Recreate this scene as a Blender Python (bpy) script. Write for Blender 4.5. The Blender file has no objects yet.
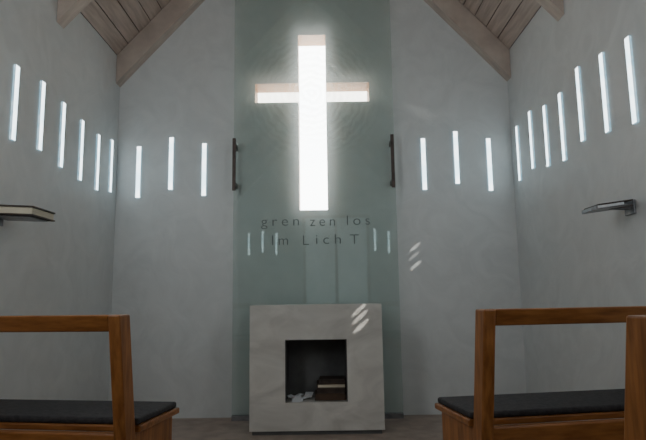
import bpy, bmesh, math, random
from mathutils import Matrix, Vector
random.seed(3)
S=0.87            # final world scale (everything is laid out with eye height = 1)
F=560.0
R=Matrix.Rotation(math.radians(98.0),3,'X')@Matrix.Rotation(math.radians(-0.85),3,'Z')
C=Vector((0,0,1))
def U(px,py,axis,val):
    d=R@Vector(((px-323)/F,-(py-220)/F,-1)); t=(val-C[axis])/d[axis]; p=C+d*t
    return [round(v,3) for v in p]
BW=5.0; XL=-1.877; XR=1.74; YR=-2.0; XM=(XL+XR)/2; HW=(XR-XL)/2
EAVE=3.25; SL=1.1; APEX=EAVE+SL*HW
GY=4.88
COL=bpy.context.scene.collection
# ---------------------------------------------------------------- materials
def mat(name):
    m=bpy.data.materials.new(name); m.use_nodes=True
    nt=m.node_tree; b=nt.nodes['Principled BSDF']; return m,nt,b
def noise(nt,scale,detail=4,rough=.55,vec=None,mapscale=None,dist=0):
    tc=nt.nodes.new('ShaderNodeTexCoord'); mp=nt.nodes.new('ShaderNodeMapping')
    if mapscale: mp.inputs['Scale'].default_value=mapscale
    nt.links.new(tc.outputs['Object'],mp.inputs['Vector'])
    n=nt.nodes.new('ShaderNodeTexNoise'); n.inputs['Scale'].default_value=scale
    n.inputs['Detail'].default_value=detail; n.inputs['Roughness'].default_value=rough; n.inputs['Distortion'].default_value=dist
    nt.links.new(mp.outputs[0],n.inputs['Vector']); return n
def ramp(nt,src,stops):
    r=nt.nodes.new('ShaderNodeValToRGB'); e=r.color_ramp.elements
    e[0].position=stops[0][0]; e[0].color=(*stops[0][1],1)
    e[1].position=stops[-1][0]; e[1].color=(*stops[-1][1],1)
    for p,c in stops[1:-1]:
        x=e.new(p); x.color=(*c,1)
    nt.links.new(src,r.inputs[0]); return r
def bump(nt,b,src,strength,dist=.01):
    bp=nt.nodes.new('ShaderNodeBump'); bp.inputs['Strength'].default_value=strength; bp.inputs['Distance'].default_value=dist
    nt.links.new(src,bp.inputs['Height']); nt.links.new(bp.outputs[0],b.inputs['Normal'])
def simple(name,c1,c2,scale=8,rough=.6,bs=.1,mapscale=None,metal=0,dist=0,p=(.35,.65),bd=.01):
    m,nt,b=mat(name); n=noise(nt,scale,mapscale=mapscale,dist=dist)
    r=ramp(nt,n.outputs[0],[(p[0],c1),(p[1],c2)]); nt.links.new(r.outputs[0],b.inputs['Base Color'])
    b.inputs['Roughness'].default_value=rough; b.inputs['Metallic'].default_value=metal
    bump(nt,b,n.outputs[0],bs,bd); return m
plaster=simple('plaster',(.635,.655,.65),(.695,.715,.71),4,.45,.25,dist=1.5,bd=.012)
floor_m=simple('floor_stone',(.29,.225,.185),(.41,.325,.27),9,.45,.1)
board_m=simple('ceiling_boards',(.42,.34,.29),(.58,.48,.42),6,.6,.15,mapscale=(6,.5,6))
beam_m=simple('beam_wood',(.48,.40,.345),(.62,.53,.46),5,.65,.2,mapscale=(1,5,1))
gap_m=simple('dark_backing',(.03,.025,.02),(.05,.04,.035))
stone_m=simple('altar_stone',(.52,.50,.46),(.68,.66,.61),3.2,.3,.04,mapscale=(1,1,1.8),dist=1.2)
stoned_m=simple('altar_stone_shade',(.09,.09,.09),(.14,.14,.135),6,.7,.1)  # shade of the niche and base line put into a darker stone colour
wood_m=simple('pew_wood',(.22,.080,.020),(.40,.160,.045),5,.30,.06,mapscale=(1.5,9,9))
woodv_m=simple('pew_wood_post',(.22,.080,.020),(.42,.170,.05),5,.30,.06,mapscale=(9,9,1.2))
cush_m=simple('cushion_fabric',(.022,.020,.022),(.045,.040,.042),60,.8,.3)
steel_m=simple('steel',(.22,.22,.23),(.32,.32,.33),20,.35,.05,metal=.9)
rust_m=simple('bronze_bar',(.06,.045,.04),(.11,.08,.07),30,.5,.1,metal=.4)
cover_m=simple('book_cover',(.035,.022,.016),(.06,.04,.03),30,.5,.1)
page_m=simple('paper',(.55,.50,.38),(.70,.64,.50),5,.8,.2,mapscale=(1,1,80))
paper_m=simple('white_paper',(.7,.72,.74),(.8,.82,.84),5,.8,.05)
letter_m=simple('letter_vinyl',(.15,.175,.17),(.17,.195,.19),20,.6,.0)
box_m=simple('dark_box_wood',(.05,.03,.018),(.10,.055,.03),8,.5,.1)
def emis(name,c1,c2,st,scale=3,mapscale=None):
    m,nt,b=mat(name); n=noise(nt,scale,mapscale=mapscale)
    r=ramp(nt,n.outputs[0],[(.4,c1),(.6,c2)])
    nt.links.new(r.outputs[0],b.inputs['Emission Color']); b.inputs['Emission Strength'].default_value=st
    b.inputs['Base Color'].default_value=(.6,.7,.75,1); b.inputs['Roughness'].default_value=.3
    return m
slit_m=emis('slit_glass_daylit',(.58,.81,.90),(.92,.98,1.0),4.6,14,(1,1,.6))
slitside_m=emis('slit_glass_edge',(.16,.36,.48),(.44,.64,.74),1.1,30)
cross_m=emis('cross_glass_daylit',(.95,.94,1),(1,1,1),17,3)
crossarm_m=emis('cross_glass_arm_daylit',(1,.92,.84),(1,.95,.90),9,3)
door_m=emis('door_glass_daylit',(.75,.85,.9),(.9,.95,1),.35,2)
# warm wooden reveal
reveal_m=simple('cross_reveal_wood',(.32,.15,.045),(.40,.20,.065),8,.5,.05)
# greenish glass
m=bpy.data.materials.new('green_glass'); m.use_nodes=True; nt=m.node_tree; nt.nodes.clear()
out=nt.nodes.new('ShaderNodeOutputMaterial'); tr=nt.nodes.new('ShaderNodeBsdfTransparent'); gl=nt.nodes.new('ShaderNodeBsdfGlossy'); tl=nt.nodes.new('ShaderNodeBsdfTranslucent'); df=nt.nodes.new('ShaderNodeBsdfDiffuse')
tr.inputs[0].default_value=(.915,.95,.938,1); gl.inputs['Roughness'].default_value=.02; gl.inputs[0].default_value=(.9,1,.97,1)
tl.inputs[0].default_value=(.76,.81,.79,1); df.inputs[0].default_value=(.54,.60,.58,1)
m1=nt.nodes.new('ShaderNodeMixShader'); m1.inputs[0].default_value=.5
nt.links.new(tl.outputs[0],m1.inputs[1]); nt.links.new(df.outputs[0],m1.inputs[2])
m2=nt.nodes.new('ShaderNodeMixShader')
# circular polishing marks, fading outward to imitate the halo round the cross
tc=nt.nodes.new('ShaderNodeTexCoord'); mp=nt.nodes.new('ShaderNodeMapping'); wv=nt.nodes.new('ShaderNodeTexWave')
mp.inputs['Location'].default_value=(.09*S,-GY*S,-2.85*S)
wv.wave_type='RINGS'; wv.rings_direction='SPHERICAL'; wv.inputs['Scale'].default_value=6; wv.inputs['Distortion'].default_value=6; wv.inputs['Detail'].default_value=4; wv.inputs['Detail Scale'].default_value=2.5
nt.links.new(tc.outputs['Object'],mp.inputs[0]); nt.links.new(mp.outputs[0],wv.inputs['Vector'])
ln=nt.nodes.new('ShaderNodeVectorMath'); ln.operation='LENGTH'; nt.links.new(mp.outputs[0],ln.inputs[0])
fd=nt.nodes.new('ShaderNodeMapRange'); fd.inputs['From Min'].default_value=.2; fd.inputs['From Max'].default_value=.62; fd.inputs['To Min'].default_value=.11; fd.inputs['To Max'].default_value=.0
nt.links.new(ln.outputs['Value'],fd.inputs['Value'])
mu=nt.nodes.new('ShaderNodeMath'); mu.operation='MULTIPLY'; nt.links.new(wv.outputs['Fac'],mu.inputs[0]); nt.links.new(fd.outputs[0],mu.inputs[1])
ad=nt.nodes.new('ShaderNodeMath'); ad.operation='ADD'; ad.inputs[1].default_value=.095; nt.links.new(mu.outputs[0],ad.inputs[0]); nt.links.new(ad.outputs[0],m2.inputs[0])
nt.links.new(tr.outputs[0],m2.inputs[1]); nt.links.new(m1.outputs[0],m2.inputs[2])
m3=nt.nodes.new('ShaderNodeMixShader'); m3.inputs[0].default_value=.045
nt.links.new(m2.outputs[0],m3.inputs[1]); nt.links.new(gl.outputs[0],m3.inputs[2]); nt.links.new(m3.outputs[0],out.inputs[0])
glass_m=m
# ---------------------------------------------------------------- mesh helpers
def link(o): COL.objects.link(o); return o
def obj(name,verts,faces,mats,fm=None,parent=None,bev=0,seg=2):
    me=bpy.data.meshes.new(name)
    V=[Vector(v) for v in verts]
    if parent is None:
        c=Vector((sum(v.x for v in V)/len(V),sum(v.y for v in V)/len(V),min(v.z for v in V)))
    else: c=Vector((0,0,0))
    me.from_pydata([tuple(v-c) for v in V],[],faces)
    if not isinstance(mats,(list,tuple)): mats=[mats]
    for q in mats: me.materials.append(q)
    if fm:
        for i,p in enumerate(me.polygons): p.material_index=fm[i]
    bm=bmesh.new(); bm.from_mesh(me); bmesh.ops.recalc_face_normals(bm,faces=bm.faces); bm.to_mesh(me); bm.free()
    o=link(bpy.data.objects.new(name,me)); o.location=c
    if parent: o.parent=parent
    if bev:
        b=o.modifiers.new('bevel','BEVEL'); b.width=bev*S; b.segments=seg; b.limit_method='ANGLE'
    return o
BF=[(0,1,3,2),(4,6,7,5),(0,4,5,1),(2,3,7,6),(0,2,6,4),(1,5,7,3)]
def bx(a,b):
    return [(x,y,z) for x in (a[0],b[0]) for y in (a[1],b[1]) for z in (a[2],b[2])]
def box(name,a,b,mt,parent=None,bev=0): return obj(name,bx(a,b),BF,mt,parent=parent,bev=bev)
def multi(name,boxes,mt,parent=None,bev=0,fmi=None,extra=None):
    v=[];f=[];fm=[]
    for i,q in enumerate(boxes):
        k=len(v); v+=q; f+=[tuple(k+j for j in g) for g in BF]; fm+=[fmi[i] if fmi else 0]*6
    return obj(name,v,f,mt,fm,parent,bev)
def prism(name,poly,y0,y1,mt,parent=None,bev=0,axis='y'):
    n=len(poly)
    def P(p,t): return (p[0],t,p[1]) if axis=='y' else ((t,p[0],p[1]) if axis=='x' else (p[0],p[1],t))
    v=[P(p,y0) for p in poly]+[P(p,y1) for p in poly]
    f=[tuple(range(n)),tuple(range(2*n-1,n-1,-1))]+[(i,(i+1)%n,n+(i+1)%n,n+i) for i in range(n)]
    return obj(name,v,f,mt,parent=parent,bev=bev)
def empty(name,loc=(0,0,0)):
    o=link(bpy.data.objects.new(name,None)); o.location=loc; o.empty_display_size=.1; return o
# ---------------------------------------------------------------- room
T=.3
gable=[(XL-T,0),(XR+T,0),(XR+T,EAVE-SL*T),(XM,APEX),(XL-T,EAVE-SL*T)]
wb=prism('wall_back',gable,BW,BW+T,[plaster,reveal_m])
prism('wall_rear',gable,YR-T,YR,plaster)
prism('wall_left',[(XL-T,0),(XL,0),(XL,EAVE),(XL-T,EAVE-SL*T)],YR,BW,plaster)
prism('wall_right',[(XR,0),(XR+T,0),(XR+T,EAVE-SL*T),(XR,EAVE)],YR,BW,plaster)
box('floor',(XL-T,YR-T,-.1),(XR+T,BW+T,0),floor_m)
# ceiling boards running along the room (y), on both slopes, over a dark backing
ca=math.atan(SL); boxes=[]; fmi=[]
n=21; L=(HW+T)/math.cos(ca); w=L/n
for sgn in (-1,1):
    for i in range(n):
        s0=i*w+.004; s1=(i+1)*w-.004
        def pt(s,h,y): # s measured down from ridge
            return (XM+sgn*(s*math.cos(ca)+h*math.sin(ca)),y,APEX-s*math.sin(ca)+h*math.cos(ca))
        boxes.append([pt(s,h,y) for s in (s0,s1) for y in (YR-T,BW+T) for h in (0,.02)]); fmi.append(0)
    boxes.append([pt(s,h,y) for s in (0,L) for y in (YR-T,BW+T) for h in (.015,.06)]); fmi.append(1)
multi('ceiling',boxes,[board_m,gap_m],fmi=fmi)
# rafters
RH=.27
for yc in (4.945,3.80,2.66,1.52,.38,-.76,-1.9):
    y0,y1=yc-.055,yc+.055
    poly=[(XL+.002,EAVE-.004),(XL+.002,EAVE-RH),(XM,APEX-RH),(XR-.002,EAVE-RH),(XR-.002,EAVE-.004),(XM,APEX-.004)]
    vs=[(p[0],y0,p[1]) for p in poly]+[(p[0],y1,p[1]) for p in poly]
    fs=[(0,1,2,5),(2,3,4,5),(6,11,8,7),(8,11,10,9)]+[(i,(i+1)%6,6+(i+1)%6,6+i) for i in range(6)]
    obj('rafter',vs,fs,beam_m)
# ---------------------------------------------------------------- cross opening
ct=U(312,35,1,BW)[2]; cb=U(314,210,1,BW)[2]; cxl=U(299,150,1,BW)[0]; cxr=U(327,150,1,BW)[0]
al=U(255,92,1,BW)[0]; ar=U(369,92,1,BW)[0]; at=U(312,83,1,BW)[2]; ab=U(312,102,1,BW)[2]
cp=[(cxl,cb),(cxr,cb),(cxr,ab),(ar,ab),(ar,at),(cxr,at),(cxr,ct),(cxl,ct),(cxl,at),(al,at),(al,ab),(cxl,ab)]
cut=prism('cutter',cp,BW-.1,BW+.27,reveal_m)
md=wb.modifiers.new('b','BOOLEAN'); md.object=cut; md.solver='EXACT'
try: md.material_mode='TRANSFER'
except Exception: pass
bpy.context.view_layer.update()
dg=bpy.context.evaluated_depsgraph_get()
nm=bpy.data.meshes.new_from_object(wb.evaluated_get(dg)); wb.modifiers.clear(); wb.data=nm
bpy.data.objects.remove(cut)
multi('cross_window',[bx((cxl,BW+.235,cb),(cxr,BW+.268,ct)),bx((al,BW+.235,ab),(cxl,BW+.268,at)),bx((cxr,BW+.235,ab),(ar,BW+.268,at))],[cross_m,crossarm_m],fmi=[0,1,1])
# ---------------------------------------------------------------- slit windows (glass bars proud of the plaster)
wn=0
def slit_window(axis,side,pos,z0,z1):
    global wn; wn+=1
    if axis=='x':
        w=.022; p=.014
        x0,x1=(XL-.05,XL+p) if side<0 else (XR-p,XR+.05)
        v=bx((x0,pos-w,z0),(x1,pos+w,z1)); face=(0,1,3,2) if side>0 else (4,6,7,5)
    else:
        w=.019; p=.02
        y0,y1=(BW-p,BW+.05) if side>0 else (YR-.05,YR+p)
        v=bx((pos-w,y0,z0),(pos+w,y1,z1)); face=(0,4,5,1) if side>0 else (2,3,7,6)
    fm=[0 if set(f)==set(face) else 1 for f in BF]
    obj('window_%d'%wn,v,BF,[slit_m,slitside_m],fm)
for t,b in [((16,66),(11,140)),((42,82),(38,150)),((63,103),(59,167)),((82,121),(78,180)),((98,135),(95,190)),((111,140),(109,192))]:
    A=U(*t,0,XL);B=U(*b,0,XL); slit_window('x',-1,(A[1]+B[1])/2,B[2],A[2])
for t,b in [((517,127),(522,180)),((530,112),(535,168)),((545,106),(550,166)),((560,94),(567,160)),((577,69),(586,140)),((601,55),(611,131)),((627,39),(639,122))]:
    A=U(*t,0,XR);B=U(*b,0,XR); slit_window('x',1,(A[1]+B[1])/2,B[2],A[2])
for t,b in [((140,147),(138,198)),((172,138),(171,190)),((205,144),(204,196)),((422,139),(425,190)),((454,132),(458,184)),((487,139),(491,191))]:
    A=U(*t,1,BW);B=U(*b,1,BW); slit_window('y',1,(A[0]+B[0])/2,B[2],A[2])
# rear wall slits (seen only as reflections in the glass)
for x,dz in ((-1.57,0),(-1.28,.05),(-.99,0),(1.09,.05),(1.38,0)): slit_window('y',-1,x,1.93+dz,2.39+dz)
# rear door (double, glazed)
dr=empty('door_1',(0.27,YR,0)); hw=.70
multi('frame',[bx((-hw,-.02,0),(-hw+.06,.05,2.75)),bx((hw-.06,-.02,0),(hw,.05,2.75)),bx((-.03,-.02,.12),(.03,.05,2.69)),bx((-hw+.06,-.02,2.69),(hw-.06,.05,2.75)),bx((-hw+.06,-.02,0),(hw-.06,.05,.12))],wood_m,dr)
box('pane_1',(-hw+.06,0,.12),(-.03,.02,2.69),door_m,dr)
box('pane_2',(.03,0,.12),(hw-.06,.02,2.69),door_m,dr)
# ---------------------------------------------------------------- glass panel, lettering, clamps
gx0,gx1=-.79,.65
gp=empty('glass_panel',(0,0,0))
box('pane',(gx0,GY,.02),(gx1,GY+.012,4.05),glass_m,gp)
for i,(t,b) in enumerate([((234,138),(234,190)),((392,134),(393,187))]):
    A=U(*t,1,GY-.03);B=U(*b,1,GY-.03)
    multi('clamp_bar_%d'%(i+1),[bx((A[0]-.014,GY-.026,B[2]),(A[0]+.014,GY-.004,A[2]))]+[bx((A[0]-.012,GY-.004,z-.02),(A[0]+.012,BW,z+.02)) for z in (B[2]+.06,A[2]-.06)],rust_m,gp)
multi('floor_channel',[bx((gx0,GY-.02,0),(gx1,GY-.003,.04)),bx((gx0,GY+.015,0),(gx1,GY+.03,.04))],steel_m,gp)
le=empty('wall_lettering',(0,0,0))
def text(s,px0,px1,pb,h):
    A=U(px0,pb,1,GY-.003);B=U(px1,pb,1,GY-.003)
    cu=bpy.data.curves.new(s,'FONT'); cu.body=s; cu.size=h; cu.extrude=.0006; cu.offset=-.0012; cu.space_character=1.45
    o=link(bpy.data.objects.new('t',cu)); bpy.context.view_layer.update()
    me=bpy.data.meshes.new_from_object(o.evaluated_get(bpy.context.evaluated_depsgraph_get())); bpy.data.objects.remove(o)
    xs=[v.co.x for v in me.vertices]; sx=(B[0]-A[0])/(max(xs)-min(xs)); x0=min(xs)
    for v in me.vertices:
        x,y,z=v.co; v.co=(A[0]+(x-x0)*sx,GY-.002-z,A[2]+y)
    me.materials.clear(); me.materials.append(letter_m)
    q=link(bpy.data.objects.new('letters_'+s.replace(' ','_'),me)); q.parent=le
text('gren',261,299,226,.125); text('zen',310,335,226,.125); text('los',347,370,225,.125)
text('Im',272,288,245,.125); text('L',303,309,245,.125); text('ich',316,341,244,.125); text('T',350,359,244,.125)
# ---------------------------------------------------------------- altar
ay0,ay1=4.33,4.80; ax0,ax1=-.57,.437; ah=.955
nA=U(285,340,1,ay0); nB=U(348,402,1,ay0); nx0,nx1,nz0,nz1=nA[0],nB[0],nB[2],nA[2]
alt=empty('stone_altar',(0,0,0))
multi('block',[bx((ax0,ay0,.03),(nx0,ay1,ah)),bx((nx1,ay0,.03),(ax1,ay1,ah)),bx((nx0,ay0,.03),(nx1,ay1,nz0)),bx((nx0,ay0,nz1),(nx1,ay1,ah))],stone_m,alt)
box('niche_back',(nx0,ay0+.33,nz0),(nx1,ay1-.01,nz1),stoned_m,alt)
multi('niche_shade',[bx((nx0,ay0+.012,nz0),(nx0+.006,ay0+.33,nz1)),bx((nx1-.006,ay0+.012,nz0),(nx1,ay0+.33,nz1)),bx((nx0+.006,ay0+.012,nz1-.006),(nx1-.006,ay0+.33,nz1))],stoned_m,alt)  # dark sheets over the niche sides, shade put into their colour
box('base_shadow',(ax0+.02,ay0+.02,0),(ax1-.02,ay1-.02,.03),stoned_m,alt)  # dark inset strip imitating the shadow line under the block
zz=nz0+.004
for i,(w,h,c) in enumerate([(.235,.05,box_m),(.22,.035,cover_m),(.22,.035,box_m),(.20,.03,cover_m)]):
    x1=nx1-.012; x0=x1-w; y0=ay0+.05+.01*i
    multi('book_%d'%(i+1),[bx((x0,y0,zz),(x1,y0+.2,zz+.006)),bx((x0,y0,zz+h-.006),(x1,y0+.2,zz+h)),bx((x0,y0,zz+.006),(x0+.006,y0+.2,zz+h-.006)),bx((x0+.008,y0+.006,zz+.006),(x1-.005,y0+.19,zz+h-.006))],[c,page_m],alt,fmi=[0,0,0,1 if i==2 else 0])
    zz+=h
lv=[]
for i in range(6):
    x=nx0+.05+random.random()*.12; y=ay0+.05+.03*i; z=nz0+.004+.004*i; a=random.random()*3
    c,s=math.cos(a)*.045,math.sin(a)*.045
    lv.append([(x+u*c-v*s*.7,y+u*s+v*c*.7,z+h+.012*u) for u in (-1,1) for v in (-1,1) for h in (0,.002)])
multi('paper_slips',lv,paper_m,alt)
# ---------------------------------------------------------------- pews
def pew(loc,rot,side):
    e=empty('church_pew',loc); e.rotation_euler=(0,0,rot)
    Lp=1.10; sd=.44; sh=.53; rh=.95
    X=lambda a,b:(min(a*side,b*side),max(a*side,b*side))
    def b_(name,x,y,z,mt,bev=.006):
        x0,x1=X(*x); return box(name,(x0,y[0],z[0]),(x1,y[1],z[1]),mt,e,bev)
    for i,xx in enumerate((0,Lp-.05)):
        x0,x1=X(xx,xx+.05)
        prism('post_%d'%(i+1),[(-.035,0),(.045,0),(.045,.40),(-.045,rh),(-.13,rh),(-.035,.36)],x0,x1,woodv_m,e,.006,'x')
    x0,x1=X(.05,Lp-.05)
    prism('top_rail',[(-.128,rh-.0),(-.047,rh),(-.040,rh-.065),(-.110,rh-.065)],x0,x1,wood_m,e,.005,'x')
    b_('seat_board',(-.01,Lp+.01),(.046,sd),(sh-.055,sh-.028),wood_m)
    b_('rear_apron',(.05,Lp-.05),(-.01,.03),(sh-.17,sh-.05),wood_m)
    b_('front_apron',(.05,Lp-.05),(sd-.04,sd-.015),(sh-.13,sh-.056),wood_m)
    b_('end_panel_1',(.012,.045),(.046,sd-.03),(0,sh-.056),woodv_m)
    b_('end_panel_2',(Lp-.045,Lp-.012),(.046,sd-.03),(0,sh-.056),woodv_m)
    b_('cushion',(.0,Lp),(.05,sd-.01),(sh-.028,sh),cush_m,.010)
    return e
def place(P,side,ang,sd=.44):
    rot=ang*side
    pew((P[0]+math.sin(rot)*sd,P[1]-math.cos(rot)*sd,0),rot,side)
place(U(178,401,2,.53),-1,math.radians(9)); place(U(436,396.5,2,.53),1,math.radians(9.5))
n=U(634,318,2,.945); pew((n[0]-.002,n[1]+.09,0),math.radians(8),1)
pew((-(n[0])-.14,n[1]+.09,0),math.radians(-8),-1)
# ---------------------------------------------------------------- wall lecterns with books
def lectern(A,side):
    e=empty('wall_book_shelf',(XL if side<0 else XR,A[1],A[2])); s=-side
    def q(name,x,y,z,mt,tilt=0,bev=.002):
        vs=bx((min(s*x[0],s*x[1]),y[0],z[0]),(max(s*x[0],s*x[1]),y[1],z[1]))
        vs=[(v[0],v[1],v[2]+tilt*abs(v[0])) for v in vs]
        return obj(name,vs,BF,mt,parent=e,bev=bev)
    return e,q
A=U(-4,213,0,XL)
e,q_=lectern(A,-1)
q_('wall_plate',(0,.012),(-.06,.06),(-.07,.03),steel_m)
q_('shelf_plate',(.012,.25),(-.10,.10),(-.03,-.024),steel_m,-.05)
q_('book_back_cover',(.05,.28),(-.13,.13),(-.023,-.015),cover_m,-.05)
q_('book_pages',(.055,.272),(-.122,.125),(-.015,.022),page_m,-.05)
q_('book_front_cover',(.05,.28),(-.13,.13),(.022,.031),cover_m,-.05)
q_('book_spine',(.044,.05),(-.13,.13),(-.023,.031),cover_m,-.05)
A=U(631,206,0,XR)
e,q_=lectern(A,1)
q_('wall_plate',(0,.012),(-.05,.05),(-.05,.03),steel_m)
q_('bracket_arm',(.012,.12),(-.02,.02),(-.02,.0),steel_m)
q_('shelf_plate',(.03,.24),(-.09,.09),(.0,.006),steel_m,-.13)
q_('ledge',(.232,.24),(-.09,.09),(.006,.022),steel_m,-.13)
q_('book_pages',(.08,.228),(-.08,.08),(.008,.022),paper_m,-.13)
q_('book_cover',(.03,.228),(-.085,.085),(.023,.030),cover_m,-.13)
# ---------------------------------------------------------------- lights
def area(name,loc,target,size,energy,color):
    l=bpy.data.lights.new(name,'AREA'); l.shape='RECTANGLE'; l.size=size[0]*S; l.size_y=size[1]*S; l.energy=energy*S*S; l.color=color
    o=link(bpy.data.objects.new(name,l)); o.location=loc; o.rotation_euler=(Vector(target)-Vector(loc)).to_track_quat('-Z','Y').to_euler(); return o
# added fill lights on the side walls beside the viewer, one on each side
area('side_fill_light',(XL+.06,1.3,2.4),(1.1,4.0,2.3),(.9,1.6),31,(.94,.98,1))
area('side_fill_light.001',(XR-.06,1.3,2.4),(-.5,4.4,2.6),(.9,1.6),16,(.94,.98,1))
# spots imitating slivers of sun through the slits, plus one wall sheen
def sliver(px,py,axis,val,src,along,length,width,en,blend=.35):
    P=Vector(U(px,py,axis,val)); s=Vector(src); d=(P-s); dist=d.length; d.normalize()
    z=-d; x=Vector(along); x=(x-x.dot(z)*z).normalized(); y=z.cross(x)
    l=bpy.data.lights.new('light_sliver','SPOT'); l.shadow_soft_size=.004; l.spot_blend=blend; l.energy=en*S*S; l.color=(1,.97,.9)
    l.spot_size=2*math.atan(length/2/dist)
    o=link(bpy.data.objects.new('light_sliver',l))
    M=Matrix((x,y,z)).transposed().to_4x4(); o.rotation_euler=M.to_euler(); o.location=s; o.scale=(1,width/length,1)
for i,(px,py) in enumerate([(359,310),(360,317),(361,326)]):
    sliver(px,py,1,ay0,(-1.6,1.2+.2*i,2.5),(1,0,.9),.18,.028,600,.6)
for i,(px,py) in enumerate([(415,247),(414,256),(416,265)]):
    sliver(px,py,1,BW,(-1.6,1.8+.2*i,2.5),(1,0,.85),.14,.026,(440,220,440)[i],.6)
sliver(424,113,1,BW,(-1.2,2.2,2.0),(1,0,-.5),.34,.12,40,1.0)  # added soft spot imitating the sheen on the back wall
w=bpy.data.worlds.new('w'); bpy.context.scene.world=w; w.use_nodes=True
w.node_tree.nodes['Background'].inputs[0].default_value=(.6,.75,.9,1); w.node_tree.nodes['Background'].inputs[1].default_value=.5
# ---------------------------------------------------------------- camera
cam=bpy.data.cameras.new('camera'); cam.sensor_width=36; cam.lens=F/646*36; cam.clip_start=.02
co=link(bpy.data.objects.new('camera',cam)); co.matrix_world=Matrix.Translation(C)@R.to_4x4(); bpy.context.scene.camera=co
# ---------------------------------------------------------------- final scale
for me in bpy.data.meshes: me.transform(Matrix.Scale(S,4))
for o in bpy.context.scene.objects: o.location=o.location*S
